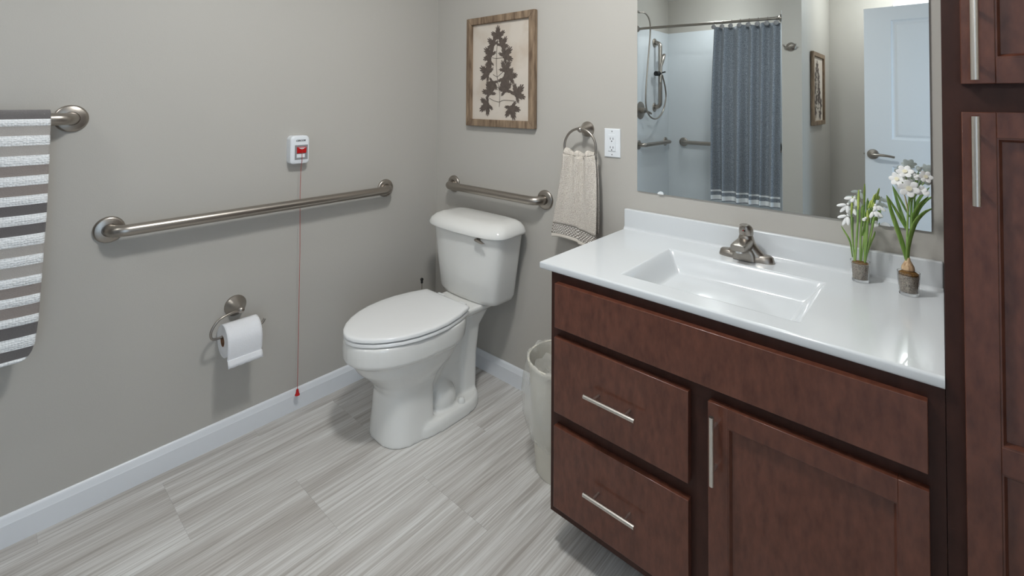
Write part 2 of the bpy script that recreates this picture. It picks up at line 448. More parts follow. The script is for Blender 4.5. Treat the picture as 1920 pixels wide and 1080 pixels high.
R = [[Vector((x, Y0-.001+(Y1-Y0+.002)*j/14, z+(.0012*math.sin(j*2.1) if k == len(sheet)-1 else 0))) for j in range(15)] for k, (x, z) in enumerate(sheet)]
MB().loft(R, False, False, closed=False).build('loose_sheet', 'paper', t, solid=.0006)

# ------------------------------------------------------------------ toilet
XC = .452
t = thing('toilet', (XC, -.45, 0), 'white two-piece toilet with closed lid in the corner', 'toilet')


def egg(z, hw, yf, yb, ym, nf=2.2, nb=2.6, n=48, xc=XC):
    P = []
    for i in range(n):
        a = 2*PI*i/n; c, s = math.cos(a), math.sin(a)
        e = nf if s < 0 else nb; L = (ym-yf) if s < 0 else (yb-ym)
        P.append(Vector((xc+hw*math.copysign(abs(c)**(2/e), c), ym+L*math.copysign(abs(s)**(2/e), s), z)))
    return P


mb = MB()
# bowl with its front pedestal
mb.loft([egg(0, .128, -.668, -.46, -.53, 2.6, 6), egg(.02, .127, -.667, -.46, -.53, 2.6, 6), egg(.10, .118, -.660, -.455, -.53, 2.6, 6), egg(.19, .112, -.655, -.45, -.52, 2.6, 5),
         egg(.225, .118, -.672, -.42, -.52, 2.4, 4), egg(.26, .140, -.705, -.38, -.50), egg(.30, .162, -.745, -.34, -.48), egg(.335, .172, -.768, -.31, -.47),
         egg(.346, .176, -.776, -.30, -.47), egg(.353, .186, -.790, -.29, -.47), egg(.360, .191, -.798, -.28, -.47), egg(.40, .191, -.799, -.27, -.47), egg(.428, .188, -.797, -.27, -.47), egg(.434, .184, -.792, -.27, -.47)])
# narrow rear web, trapway arch, rear column, foot, deck
mb.loft([egg(0, .075, -.50, -.20, -.35, 6, 6), egg(.20, .066, -.50, -.22, -.36, 6, 6), egg(.40, .085, -.50, -.19, -.36, 6, 6)])
mb.tube(bez([(XC, -.46, .16), (XC, -.40, .24), (XC, -.32, .325), (XC, -.275, .34), (XC, -.245, .28), (XC, -.235, .16), (XC, -.23, .03)], 26), [.080]*5+[.084]*8+[.082]*14, 20)
mb.loft([egg(0, .086, -.29, -.18, -.24, 4, 4), egg(.2, .084, -.28, -.175, -.23, 4, 4), egg(.33, .090, -.28, -.16, -.22, 4, 4), egg(.40, .105, -.28, -.10, -.2, 4, 4)])
mb.loft([egg(0, .150, -.56, -.172, -.33, 5, 2.6), egg(.035, .149, -.56, -.174, -.33, 5, 2.6), egg(.052, .140, -.55, -.182, -.33, 5, 2.6)])
for s in (-1, 1): mb.ball((XC+s*.066, -.385, .085), .056, .066, .068)
mb.loft([egg(.395, .100, -.36, -.08, -.2, 6, 6), egg(.41, .122, -.36, -.075, -.2, 6, 6), egg(.43, .126, -.36, -.075, -.2, 6, 6), egg(.436, .122, -.36, -.08, -.2, 6, 6)])
bowl = mb.build('bowl', 'porcelain', t)
md = bowl.modifiers.new('remesh', 'REMESH'); md.mode = 'VOXEL'; md.voxel_size = .0055; md.use_smooth_shade = True
md = bowl.modifiers.new('smooth', 'CORRECTIVE_SMOOTH') if False else bowl.modifiers.new('smooth', 'SMOOTH'); md.factor = .5; md.iterations = 7
for s in (-1, 1):
    MB().lathe([(.016, 0), (.016, .008), (.013, .018), (.007, .022)], (XC+s*.120, -.318, .049), n=20).build('bolt_cap', 'porcelain', t)
OUT = [(-.300, .146), (-.315, .153), (-.38, .177), (-.46, .193), (-.53, .194), (-.60, .184), (-.66, .164), (-.71, .136), (-.75, .104), (-.78, .068), (-.797, .035), (-.803, 0)]


def outline(z, inset=0, shift=0):
    R = [(x, y) for y, x in OUT]; L = [(-x, y) for y, x in reversed(OUT[:-1])]
    P2 = R+L; P = []
    cy = -.53
    for x, y in P2:
        k = 1-inset/.2; P.append(Vector((XC+x*k, cy+(y-cy)*(1-inset/.25)+shift, z)))
    return P


MB().loft([outline(.4352, .014), outline(.4355, .005), outline(.4380, .001), outline(.4470, .001), outline(.4495, .004), outline(.4500, .016)]).build('seat', 'seat', t, angle=50)
MB().loft([outline(.4545, .02), outline(.4545, .003), outline(.4565), outline(.4655), outline(.4695, .004), outline(.4715, .014), outline(.4735, .05), outline(.4745, .12)]).build('lid', 'seat', t, angle=50)
for s in (-1, 1): box('hinge', (XC+s*.075-.022, XC+s*.075+.022, -.300, -.268, .435, .458), 'seat', t, bevel=.005)


def tring(z, hw, yf, yb, bow, n=64, e=5.5):
    P = []; cy = (yf+yb)/2; hl = (yb-yf)/2
    for i in range(n):
        a = 2*PI*i/n; c, s = math.cos(a), math.sin(a)
        x = hw*math.copysign(abs(c)**(2/e), c); y = cy+hl*math.copysign(abs(s)**(2/e), s)
        if s < 0: y -= bow*(1-(x/hw)**2)*abs(s)**(2/e)
        P.append(Vector((XC+x, y, z)))
    return P


MB().loft([tring(.432, .165, -.175, -.04, .01), tring(.440, .186, -.195, -.03, .018), tring(.46, .194, -.202, -.026, .02), tring(.60, .215, -.208, -.022, .024), tring(.752, .238, -.214, -.018, .026)]).build('tank', 'porcelain', t, angle=50)
MB().loft([tring(.752, .240, -.215, -.016, .026), tring(.753, .252, -.228, -.013, .028), tring(.757, .258, -.234, -.012, .028), tring(.766, .259, -.235, -.012, .028), tring(.785, .250, -.226, -.014, .026), tring(.802, .232, -.205, -.022, .022), tring(.811, .208, -.178, -.034, .018), tring(.815, .17, -.15, -.05, .012)]).build('tank_lid', 'porcelain', t, angle=50)
hx = at((897, 450), 1, -.236)
MB().lathe([(.010, 0), (.010, -.012), (.006, -.018)], (hx.x-.004, -.225, hx.z), 'y', 16).build('lever_hub', 'nickel', t)
MB().tube(bez([(hx.x-.012, -.246, hx.z+.002), (hx.x+.01, -.249, hx.z+.001), (hx.x+.036, -.250, hx.z-.004), (hx.x+.052, -.252, hx.z-.003)], 12), [.006, .010, .011, .0115, .0115, .011, .010, .009, .008, .006, .005, .004, .003][:13], 12, flat=.55).build('flush_lever', 'nickel', t)

# supply stop behind the toilet
sv = at((889, 618), 1, 0)
t = thing('water_stop', (sv.x, 0, sv.z-.03), 'chrome water stop escutcheon on the wall behind the toilet', 'water valve')
MB().lathe([(.034, 0), (.032, -.006), (.014, -.012), (.010, -.014)], (sv.x, 0, sv.z), 'y', 28).build('escutcheon', 'chrome', t)
MB().tube([(sv.x, -.008, sv.z), (sv.x, -.05, sv.z)], .008, 12).build('stub', 'chrome', t)
# toilet brush: only the knob of its handle shows behind the lid
bp_ = at((791, 524), 1, -.16)
t = thing('toilet_brush', (bp_.x, -.16, 0), 'thin rod with black ball knob standing behind the toilet', 'toilet brush')
MB().lathe([(.045, 0), (.045, .01), (.040, .02), (.038, .20), (.034, .20), (.034, .02)], (bp_.x, -.16, 0), n=24).build('holder', 'black', t)
MB().tube([(bp_.x, -.16, .02), (bp_.x, -.16, bp_.z)], .0026, 8).build('rod', 'nickel', t)
MB().ball((bp_.x, -.16, bp_.z), .0085).lathe([(.004, -.02), (.006, -.018), (.006, -.010), (.004, -.006)], (bp_.x, -.16, bp_.z), n=14).build('knob', 'black', t)

# ------------------------------------------------------------------ framed leaf prints
def leaf_poly(c, size, ang, seed):        # serrated three-lobed leaf outline
    rnd = random.Random(seed); P = []
    lobes = [(0, 1.0, .52), (58, .90, .46), (-58, .90, .46), (112, .66, .38), (-112, .66, .38)]
    N = 96
    for i in range(N):
        a = -180+360*i/N; r = .16
        for la, L, wd in lobes:
            d = abs((a-la+180) % 360-180)/180*PI
            r = max(r, L*math.exp(-(d/wd/1.25)**2))
        tooth = .80-.10*((i*5) % 8)/8 if i % 3 == 1 else 1-.07*rnd.random()
        r *= tooth
        b_ = math.radians(a)+ang
        P.append((c[0]+size*r*math.sin(b_), c[1]+size*r*math.cos(b_)))
    return P


def picture(name, org, ex, nrm, W, Hh, label):      # org: lower corner, ex: along the wall, nrm: out of the wall
    org, ex, nrm = Vector(org), Vector(ex), Vector(nrm); ez = Vector((0, 0, 1))
    t = thing(name, org+ex*W/2, label, 'picture', 'framed leaf prints')
    P = lambda u, v, d: org+ex*u+ez*v+nrm*d
    fw, th = .036, .026
    quads = [[(0, 0), (W, 0), (W-fw, fw), (fw, fw)], [(W, 0), (W, Hh), (W-fw, Hh-fw), (W-fw, fw)], [(W, Hh), (0, Hh), (fw, Hh-fw), (W-fw, Hh-fw)], [(0, Hh), (0, 0), (fw, fw), (fw, Hh-fw)]]
    for q in quads:
        MB().loft([[P(u, v, .001) for u, v in q], [P(u, v, th) for u, v in q]]).build('frame_rail', 'frame_wood', t, bevel=.003, smooth=True)
    a = fw-.003
    MB().loft([[P(a, a, .004), P(W-a, a, .004), P(W-a, Hh-a, .004), P(a, Hh-a, .004)], [P(a, a, .010), P(W-a, a, .010), P(W-a, Hh-a, .010), P(a, Hh-a, .010)]]).build('print', 'print_paper', t, smooth=False)
    pr = t.children[-1]
    L = []
    for x, y, r_, an in ((345, 262, 52, 0), (312, 322, 46, -50), (376, 328, 46, 40), (290, 408, 54, -50), (288, 458, 38, -115), (398, 415, 56, 50), (268, 552, 58, -60), (308, 622, 46, -160),
                         (405, 530, 52, 35), (395, 592, 54, 140), (440, 575, 44, 85), (285, 712, 54, -20), (268, 800, 56, -120), (412, 690, 50, -15), (492, 722, 56, 45), (456, 822, 56, 160)):
        u = (x-92)/545; tp, bt = 115-70*u, 972+18*u
        L.append(((u, 1-(y-tp)/(bt-tp)), r_/545, math.radians(an)))
    for i, (c, s, an) in enumerate(L):
        pts = leaf_poly((c[0]*W, c[1]*Hh), s*W*1.5, an, i)
        mb = MB(); n = len(pts)
        dd = .0104+.00008*i; mb.add([P(u, v, dd) for u, v in pts]+[P(c[0]*W, c[1]*Hh, dd)], [(k, (k+1) % n, n) for k in range(n)])
        mb.build('leaf_silhouette', 'print_ink', pr, smooth=False)
    mb = MB()
    for st in ([(362, 820), (366, 720), (350, 630), (342, 560), (336, 470), (340, 350), (345, 262)], [(362, 780), (320, 770), (280, 750)], [(364, 780), (400, 765), (480, 770)], [(345, 580), (310, 560)], [(345, 580), (400, 530)], [(338, 430), (300, 425)], [(338, 430), (395, 425)]):
        st = [((x-92)/545, 1-(y-115+70*(x-92)/545)/(857+88*(x-92)/545)) for x, y in st]
        q = bez([(u, v, 0) for u, v in st], 16)
        mb.tube([P(p.x*W, p.y*Hh, .0118) for p in q], .0016, 6, flat=.4)
    mb.build('stem_silhouette', 'print_ink', pr)
    return t


picture('framed_print', (.268, -.001, 1.24), (1, 0, 0), (0, -1, 0), .466, .565, 'rustic wood framed leaf print hanging above the short grab bar')

# ------------------------------------------------------------------ towel ring, hand towel, outlet
RC = Vector((1.013, 0, 1.252))
t = thing('towel_ring', RC, 'brushed metal towel ring holding the beige hand towel', 'towel ring')
MB().lathe([(.033, 0), (.033, -.004), (.030, -.008), (.019, -.026), (.012, -.046), (.010, -.052)], RC, 'y', 36).build('mount', 'nickel', t)
MB().ball(RC+Vector((0, -.058, 0)), .0125).build('knob', 'nickel', t)
ring_r = .079; rc = RC+Vector((0, -.060, -ring_r+.004))
MB().loft([[rc+Vector(((ring_r+.0052*math.cos(2*PI*j/10))*math.sin(2*PI*i/56), .0052*math.sin(2*PI*j/10), (ring_r+.0052*math.cos(2*PI*j/10))*math.cos(2*PI*i/56))) for j in range(10)] for i in range(57)], False, False).build('ring', 'nickel', t)
zr = rc.z-ring_r
# outline of the hanging towel from the photo (left, right) against height, on the plane y = -.06
TB = [(1.168, .945, 1.085), (1.12, .942, 1.095), (1.05, .930, 1.101), (.98, .915, 1.104), (.92, .900, 1.105), (.86, .886, 1.105), (.80, .872, 1.105)]
t = thing('hand_towel', (.99, -.06, .76), 'beige hand towel with tufted band gathered through the towel ring', 'towel')


def tow(zz):
    for (a, l, r_), (b_, l2, r3) in zip(TB, TB[1:]):
        if a >= zz >= b_:
            k = (a-zz)/(a-b_); return l+(l2-l)*k, r_+(r3-r_)*k
    return TB[-1][1:]


def towel_pt(s, zz, back=False, dz=0):
    l, r_ = tow(min(zz, 1.168)); x = l+(r_-l)*s
    fold = max(0, min(1, (zz-.83)/.30)); 
    y = -.074-.010*fold*math.sin(s*17+.8)-.005*math.sin(s*9+zz*6)*(1-fold*.5)
    if back: x = l+(r_-l)*(.04+.93*s)
    if back: y = -.048+.004*fold*math.sin(s*15)+.003*math.sin(s*8)
    bot = zz
    return Vector((x, y, bot+dz))


def strip(z1, z0, nz, nx=64, back=False, d=0):
    mb = MB(); R = []
    for k in range(nz+1):
        zz = z1+(z0-z1)*k/nz; row = []
        for i in range(nx+1):
            s = i/nx; p = towel_pt(s, zz, back)
            tilt = (-.014*s+.016*math.sin(s*PI*1.15+.2)*(1 if s < .6 else .5))*max(0, (1.0-zz)/.2)*(.9)
            p.z += tilt; p.y -= d; row.append(p)
        R.append(row)
    return mb.loft(R, False, False, closed=False)


ft = MB(); R = []
for k in range(9):                        # the roll over the ring
    a = PI*k/8; row = []
    for i in range(65):
        s = i/64; pf = towel_pt(s, 1.150); pb = towel_pt(s, 1.150, True); c = (pf+pb)/2; hy = (pb.y-pf.y)/2
        top = .020+.006*math.sin(s*17+.8)
        row.append(Vector((pf.x+(pb.x-pf.x)*k/8, c.y-hy*math.cos(a), 1.150-.012*math.sin(PI*s)**.7+top*math.sin(a))))
    R.append(row)
ft.loft(R, False, False, closed=False)
a_ = strip(1.150, .836, 26)
for i in range(65): a_.v[i].z += -.012*math.sin(PI*i/64)**.7
ft.add(a_.v, a_.f)
bk = strip(1.150, .84, 26, back=True)
for i in range(65): bk.v[i].z += -.012*math.sin(PI*i/64)**.7
ft.add(bk.v, bk.f)
ft.build('terry', 'hand_towel', t, angle=80, solid=.003)
band = strip(.836, .792, 6).build('woven_band', 'hand_band', t, angle=80, solid=.003)
tf = MB()
for r_ in range(6):
    zz = .832-.0072*r_
    for i in range(17):
        s0 = (i+(.5 if r_ % 2 else 0)+.12)/17.2; s1 = s0+.68/17.2
        if s1 > .995: continue
        q = []
        for s in (s0, (s0+s1)/2, s1):
            p = towel_pt(s, zz); p.z += (-.014*s+.016*math.sin(s*PI*1.15+.2)*(1 if s < .6 else .5))*max(0, (1.0-zz)/.2)*.9; p.y -= .0015; q.append(p)
        tf.tube(q, [.0016, .0024, .0016], 6)
o = tf.build('tufts', 'hand_tuft', band); o['kind'] = 'stuff'
strip(.792, .776, 3).build('hem', 'hand_hem', t, angle=80, solid=.003)

t = thing('wall_outlet', (1.135, 0, 1.14), 'white double wall outlet beside the mirror', 'outlet')
MB().loft([[Vector((x, y, z)) for x, z in ((1.098+i, 1.1405+i), (1.172-i, 1.1405+i), (1.172-i, 1.2595-i), (1.098+i, 1.2595-i))] for y, i in ((-.0005, 0), (-.003, 0), (-.0058, .003))]).build('cover_plate', 'plastic_white', t, smooth=False)
rec = box('receptacle', (1.118, 1.152, -.0085, -.0055, 1.166, 1.234), 'plastic_white', t, bevel=.0012)
for zz in (1.2135, 1.1775):
    for dx in (-.0065, .0065): box('slot', (1.135+dx-.0011, 1.135+dx+.0011, -.0089, -.0084, zz, zz+.009), 'black', rec)
    MB().lathe([(.0026, -.0084), (.0026, -.0089)], (1.135, 0, zz-.006), 'y', 10).build('slot', 'black', rec)
for dx in (-.0075, .0075): box('test_button', (1.135+dx-.005, 1.135+dx+.005, -.0095, -.0085, 1.1955, 1.2045), 'plastic_white', rec)
for zz in (1.248, 1.152): MB().lathe([(.003, -.0056), (.003, -.0063)], (1.135, 0, zz), 'y', 12).build('screw', 'plastic_grey', t)

# ------------------------------------------------------------------ mirror and its clips
t = thing('wall_mirror', (1.69, 0, 1.018), 'large frameless wall mirror above the sink counter', 'mirror')
box('glass', (1.249, 2.131, -.006, -.0005, 1.018, 1.93), 'mirror', t)
for x in (1.347, 2.03):
    MB().loft([[Vector((x+.012*math.cos(PI*k/8), y, 1.017+.010*math.sin(PI*k/8))) for k in range(9)] for y in (-.0065, -.0095)]).build('clip', 'plastic_white', t)
# vanity light over the mirror (above the frame)
t = thing('vanity_light', (1.69, 0, 2.06), 'four lamp vanity light bar over the mirror', 'light')
box('backplate', (1.36, 2.02, -.025, 0, 2.27, 2.35), 'nickel', t, bevel=.006)
for b in BULBS:
    MB().tube([(b[0], -.02, 2.31), (b[0], -.10, 2.315), (b[0], -.14, 2.29)], .008, 10).build('arm', 'nickel', t)
    MB().lathe([(.020, .05), (.024, .035), (.030, .0), (.030, -.02)], (b[0], b[1], b[2]), n=20, cap0=True, cap1=False).build('socket', 'nickel', t)
    MB().ball((b[0], b[1], b[2]-.03), .026).build('bulb', 'lamp_glass', t)
t = thing('ceiling_light', (1.30, -1.04, H), 'round flush ceiling light over the bathroom floor', 'light')
MB().lathe([(.16, 0), (.16, -.02), (.15, -.035), (.135, -.038), (.135, -.03)], (1.30, -1.04, H), n=40).build('trim_ring', 'plastic_white', t)
MB().lathe([(.134, -.040), (.10, -.0405), (.02, -.041)], (1.30, -1.04, H), n=40).build('lens', 'lamp_glass', t)
t = thing('hall_fill', (1.95, -3.12, H), 'round fill light added on the hall ceiling behind the door', 'light')  # unseen fixture added to go with the hall fill lamp
MB().lathe([(.12, 0), (.12, -.02), (.11, -.035), (.09, -.04), (.02, -.041)], (1.95, -3.12, H), n=32).build('lens', 'lamp_glass', t)
t = thing('shower_light', (.62, -2.70, H), 'round recessed light over the shower', 'light')
MB().lathe([(.09, 0), (.09, -.006), (.075, -.008)], (.62, -2.70, H), n=32).build('trim_ring', 'plastic_white', t)

# ------------------------------------------------------------------ vanity cabinet
VX0, VX1, VF, VB = 1.2395, 2.1545, -.554, .109
t = thing('vanity_cabinet', (1.697, -.28, 0), 'dark brown vanity cabinet with two drawers and one door under the sink', 'vanity')
box('side_panel', (VX0, VX0+.016, VF+.019, -.001, VB, .840), 'wood_dark', t)
box('side_panel', (VX1-.016, VX1, VF+.019, -.001, VB, .840), 'wood_dark', t)
box('back_panel', (VX0+.016, VX1-.016, -.010, -.001, VB, .70), 'wood_dark', t)
box('bottom_panel', (VX0+.016, VX1-.016, VF+.019, -.010, VB, VB+.016), 'wood_dark', t)
box('toe_kick', (VX0+.016, VX1, VF+.130, VF+.146, 0, VB), 'wood_dark', t)
box('plinth_side', (VX0+.001, VX0+.016, VF+.130, -.001, 0, VB), 'wood_dark', t)
ff = MB()
for d in ((VX0, VX0+.04, VB, .840), (VX1-.04, VX1, VB, .840), (1.665, 1.740, VB+.045, .64), (VX0+.04, VX1-.04, .80, .840), (VX0+.04, VX1-.04, .6401, .69), (VX0+.04, VX1-.04, VB, VB+.045), (VX0+.04, 1.665, .375, .43)):
    ff.box(d[0], d[1], VF, VF+.019, d[2], d[3])
ff.build('face_frame', 'wood_dark', t, smooth=False)


def pull(p0, p1, parent, yface, out=.032):
    p0, p1 = Vector(p0), Vector(p1); d = (p1-p0).normalized(); L = (p1-p0).length
    mb = MB().tube([p0, p1], .0058, 16)
    for k in (.19, .81):
        p = p0+(p1-p0)*k
        mb.tube([(p.x, p.y+.004, p.z), (p.x, yface, p.z)], .0042, 12)
    return mb.build('handle', 'pull', parent)


DF = VF-.020
def slab(name, x0, x1, z0, z1, parent): return MB().box(x0, x1, DF, VF, z0, z1).build(name, 'wood', parent, bevel=.0015)
slab('false_front', 1.265, 2.130, .680, .814, t)
d1 = slab('drawer_front', 1.264, 1.678, .426, .651, t); pull((1.392, DF-.032, .538), (1.549, DF-.032, .538), d1, DF)
d2 = slab('drawer_front', 1.264, 1.678, .143, .385, t); pull((1.392, DF-.032, .266), (1.549, DF-.032, .266), d2, DF)


def shaker(name, x0, x1, z0, z1, rails, fw, parent, root=None):
    # stiles and rails round recessed panels; rails = list of (z0,z1) mid rails
    d = MB().box(x0+fw, x1-fw, DF+.010, VF-.002, z0+fw, z1-fw).build(name, 'wood', parent, smooth=False)
    box('stile', (x0, x0+fw, DF, VF, z0, z1), 'wood', d, bevel=.0012)
    box('stile', (x1-fw, x1, DF, VF, z0, z1), 'wood', d, bevel=.0012)
    zs = [(z0, z0+fw)]+rails+[(z1-fw, z1)]
    for a, b_ in zs: box('rail', (x0+fw, x1-fw, DF, VF, a, b_), 'wood', d, bevel=.0008)
    for (a, b_), (c, e) in zip(zs, zs[1:]):
        X0, X1, Z0, Z1 = x0+fw, x1-fw, b_, c
        B = .007
        R = []
        for ins, dep in ((0, DF+.003), (0, DF+.0012), (.0025, DF+.0012), (B, DF+.0085), (B, DF+.0101)):
            R.append([Vector((X0+ins, dep, Z0+ins)), Vector((X1-ins, dep, Z0+ins)), Vector((X1-ins, dep, Z1-ins)), Vector((X0+ins, dep, Z1-ins))])
        MB().loft(R, False, False).build('bead', 'wood', d, smooth=False)
    return d


dv = shaker('door', 1.726, 2.131, .143, .649, [], .046, t); pull((1.7455, DF-.032, .476), (1.7455, DF-.032, .634), dv, DF)

# ------------------------------------------------------------------ tall cabinet
TX0, TX1 = 2.1555, XR-.002
t = thing('tall_cabinet', (2.40, -.28, 0), 'tall dark brown linen cabinet beside the sink counter', 'cabinet')
box('side_panel', (TX0, TX0+.016, VF+.019, -.001, 0, 2.20), 'wood_dark', t)
box('side_panel', (TX1-.016, TX1, VF+.019, -.001, 0, 2.20), 'wood_dark', t)
box('top_panel', (TX0, TX1, VF, -.001, 2.20, 2.216), 'wood_dark', t)
ff = MB()
for d in ((TX0, TX0+.03, VB, 2.20), (TX1-.03, TX1, VB, 2.20), (TX0+.03, TX1-.03, VB, VB+.045), (TX0+.03, TX1-.03, 1.345, 1.417), (TX0+.03, TX1-.03, 2.14, 2.20)): ff.box(d[0], d[1], VF, VF+.019, d[2], d[3])
ff.build('face_frame', 'wood_dark', t, smooth=False)
box('back_panel', (TX0+.016, TX1-.016, -.012, -.001, .1, 2.2), 'wood_dark', t)
box('toe_kick', (TX0+.016, TX1-.016, VF+.075, VF+.091, 0, VB), 'wood_dark', t)
lo_ = shaker('door', 2.1815, TX1-.022, .143, 1.356, [(.731, .777)], .045, t); pull((2.199, DF-.032, 1.193), (2.199, DF-.032, 1.349), lo_, DF)
up_ = shaker('door', 2.1815, TX1-.022, 1.407, 2.15, [], .045, t); pull((2.199, DF-.032, 1.413), (2.199, DF-.032, 1.569), up_, DF)

# ------------------------------------------------------------------ countertop with moulded basin
T = .864
t = thing('countertop', (1.68, -.28, .84), 'white glossy sink counter with moulded rectangular basin and backsplash', 'countertop')
gx0, gx1, gy0, gy1 = 1.205, 2.1545, -.558, -.001
bx0, bx1, by0, by1 = 1.447, 1.907, -.492, -.158


def lines(a, b0, b1, c, n):
    inner = [b0+(b1-b0)*k/n for k in range(n+1)]
    ex = [b0-.006, b0-.003, b0+.002, b0+.004, b1-.002, b1-.004, b1+.003, b1+.006]
    return sorted(set([a, (a+b0)/2]+inner+ex+[(c+b1)/2, c]))


def depth(x, y):
    dx = min(x-bx0, bx1-x); db = by1-y; df = y-by0
    def wall(d, wdt, h):                  # sloping wall, rounded at both ends
        k = max(0, min(1, d/wdt)); return h*(k*k*(3-2*k)*.55+k*.45)
    if min(dx, db, df) <= 0: return 0
    # soft minimum of the walls' drops, then a dished floor that falls to the front middle
    a = [wall(dx, .050, .062), wall(db, .040, .062), wall(df, .040, .062)]
    h = min(a)
    u = max(0, min(1, (dx-.045)/.17)); v = max(0, min(1, (db-.036)/.20)); q = max(0, min(1, (df-.036)/.08))
    su = u*u*(3-2*u); sv_ = v*v*(3-2*v); sq = q*q*(3-2*q)
    return h+.034*su*sv_*sq


XS, YS_ = lines(gx0, bx0, bx1, gx1, 92), lines(gy0, by0, by1, gy1, 68)
R = [[Vector((x, y, T-depth(x, y))) for x in XS] for y in YS_]
MB().loft(R, False, False, closed=False).build('top', 'counter', t, angle=70)
pf = [(0, T), (.0024, T-.0005), (.0044, T-.0018), (.0056, T-.0038), (.006, T-.006), (.006, T-.018), (.005, T-.021), (.003, T-.0225), (-.03, T-.0228)]
path = [((gx0, gy1), (-1, 0)), ((gx0, gy0), (-1, -1)), ((gx1, gy0), (0, -1))]
R = [[Vector((p[0]+d[0]*o_, p[1]+d[1]*o_, z)) for o_, z in pf] for p, d in path]
MB().loft(R, False, False, closed=False).build('edge', 'counter', t, angle=50)
box('backsplash', (1.199, 2.1545, -.021, -.001, T-.002, T+.078), 'counter', t, bevel=.004, segs=3)
R = [[Vector((x, -.021-r_*(1-math.sin(a)), T+r_*(1-math.cos(a)))) for a in [PI/2*k/6 for k in range(7)]] for x, r_ in ((1.2, .010), (2.154, .010))]
MB().loft(R, False, False, closed=False).build('cove', 'counter', t, angle=60)

# ------------------------------------------------------------------ faucet
FX, FY = 1.676, -.086
t = thing('faucet', (FX, FY, T), 'brushed nickel single lever faucet behind the basin', 'faucet')


def oval(z, hx_, hy_, e=2.6, n=48, cy=FY, pinch=0):
    P = []
    for i in range(n):
        a = 2*PI*i/n; c, s = math.cos(a), math.sin(a)
        x = hx_*math.copysign(abs(c)**(2/e), c); y = hy_*math.copysign(abs(s)**(2/e), s)
        P.append(Vector((FX+x, cy+y*(1-pinch*math.sin(min(1, abs(x)/hx_*1.15)*PI)**2), z)))
    return P


MB().loft([oval(T, .084, .028, 2.4, pinch=.10), oval(T+.004, .084, .028, 2.4, pinch=.12), oval(T+.018, .080, .025, 2.4, pinch=.14), oval(T+.0215, .076, .021, 2.4, pinch=.16), oval(T+.0225, .06, .014, 2.4, pinch=.16)]).build('base_plate', 'nickel', t, angle=45)
MB().loft([oval(T+.016, .066, .0255, 2.3), oval(T+.026, .052, .0250, 2.2), oval(T+.040, .038, .0240, 2.2), oval(T+.054, .0275, .023, 2.1), oval(T+.064, .0235, .022, 2.1), oval(T+.072, .0215, .0215, 2), oval(T+.076, .020, .020, 2)]).build('body', 'nickel', t, angle=45)


def secY(y, z0, z1, hw, r=.4, n=10):      # cross-section of the spout in an x-z plane
    P = []
    for i in range(4*n):
        a = 2*PI*i/(4*n); c, s = math.cos(a), math.sin(a); e = 4
        P.append(Vector((FX+hw*math.copysign(abs(c)**(2/e), c), y, (z0+z1)/2+(z1-z0)/2*math.copysign(abs(s)**(2/e), s))))
    return P


MB().loft([secY(FY+.005, T+.028, T+.068, .0235), secY(FY-.03, T+.034, T+.067, .0245), secY(FY-.062, T+.039, T+.065, .0240), secY(FY-.086, T+.041, T+.063, .0225), secY(FY-.091, T+.043, T+.061, .0205)]).build('spout', 'nickel', t, angle=50)
MB().lathe([(.010, 0), (.010, -.006), (.008, -.006)], (FX, FY-.074, T+.041), n=18).build('aerator', 'chrome', t)
MB().loft([oval(T+.002, .034, .010, 3.5, cy=FY-.027), oval(T+.022, .033, .0095, 3.2, cy=FY-.027), oval(T+.034, .027, .009, 2.8, cy=FY-.026), oval(T+.042, .017, .007, 2.4, cy=FY-.025), oval(T+.044, .008, .004, 2.2, cy=FY-.025)]).build('front_shield', 'nickel', t, angle=45)
hd = MB().loft([oval(T+.077, .0205, .0205, 2), oval(T+.084, .0215, .0215, 2), oval(T+.096, .021, .021, 2, cy=FY-.001), oval(T+.104, .018, .019, 2, cy=FY-.003), oval(T+.110, .012, .015, 2, cy=FY-.006), oval(T+.112, .004, .006, 2, cy=FY-.008)]).build('handle', 'nickel', t, angle=60)
MB().tube(bez([(FX, FY+.006, T+.107), (FX, FY-.015, T+.1115), (FX, FY-.034, T+.112), (FX, FY-.046, T+.116)], 12), [.010, .012, .013, .0135, .0135, .013, .013, .012, .011, .010, .009, .006, .003], 14, flat=.32).build('lever', 'nickel', hd)
MB().ball((FX-.003, FY-.0215, T+.094), .0022).build('hot_dot', 'red', hd)
MB().ball((FX+.0015, FY-.0217, T+.0935), .0024).build('cold_dot', 'black', hd)

# ------------------------------------------------------------------ potted plants on the counter
def glass_pot(t, c, r0, r1, h, fill):
    x, y = c
    MB().lathe([(r0*.6, .0006), (r0, .0006), (r0+.0006, .004), (r1, h), (r1-.0013, h), (r0-.0012, .008), (r0*.5, .007)], (x, y, T), n=36).build('glass_pot', 'glass', t)
    k = lambda z: r0+(r1-r0)*z/h-.0022
    return MB().lathe([(k(.009)*.6, .0088), (k(.009), .009), (k(fill), fill), (k(fill)*.6, fill+.002), (.002, fill+.003)], (x, y, T), n=30).build('gravel', 'gravel', t)


def petal(mb, c, d, L, W, up=(0, 0, 1), th=.28):
    d = Vector(d).normalized(); s = d.cross(Vector(up)); s = s.normalized() if s.length > 1e-3 else Vector((1, 0, 0)); n = d.cross(s)
    rot = Matrix((s, d, n)).transposed()
    mb.ball(Vector(c)+d*L/2, W/2, L/2, W/2*th, 10, 8, rot)


def blade(pts, wid, m, name, t, n=22, fold=.25):       # strap leaf along a curve, with real thickness
    P = bez(pts, n); k = len(P); rr = []
    for i in range(k):
        u = i/(k-1); rr.append(wid*(.75+.5*math.sin(PI*min(1, u*1.1)))*(1 if u < .8 else max(.12, math.sqrt(max(0, 1-((u-.8)/.2)**2)))))
    return MB().tube(P, rr, 12, flat=.26, n0=r2).build(name, m, t)


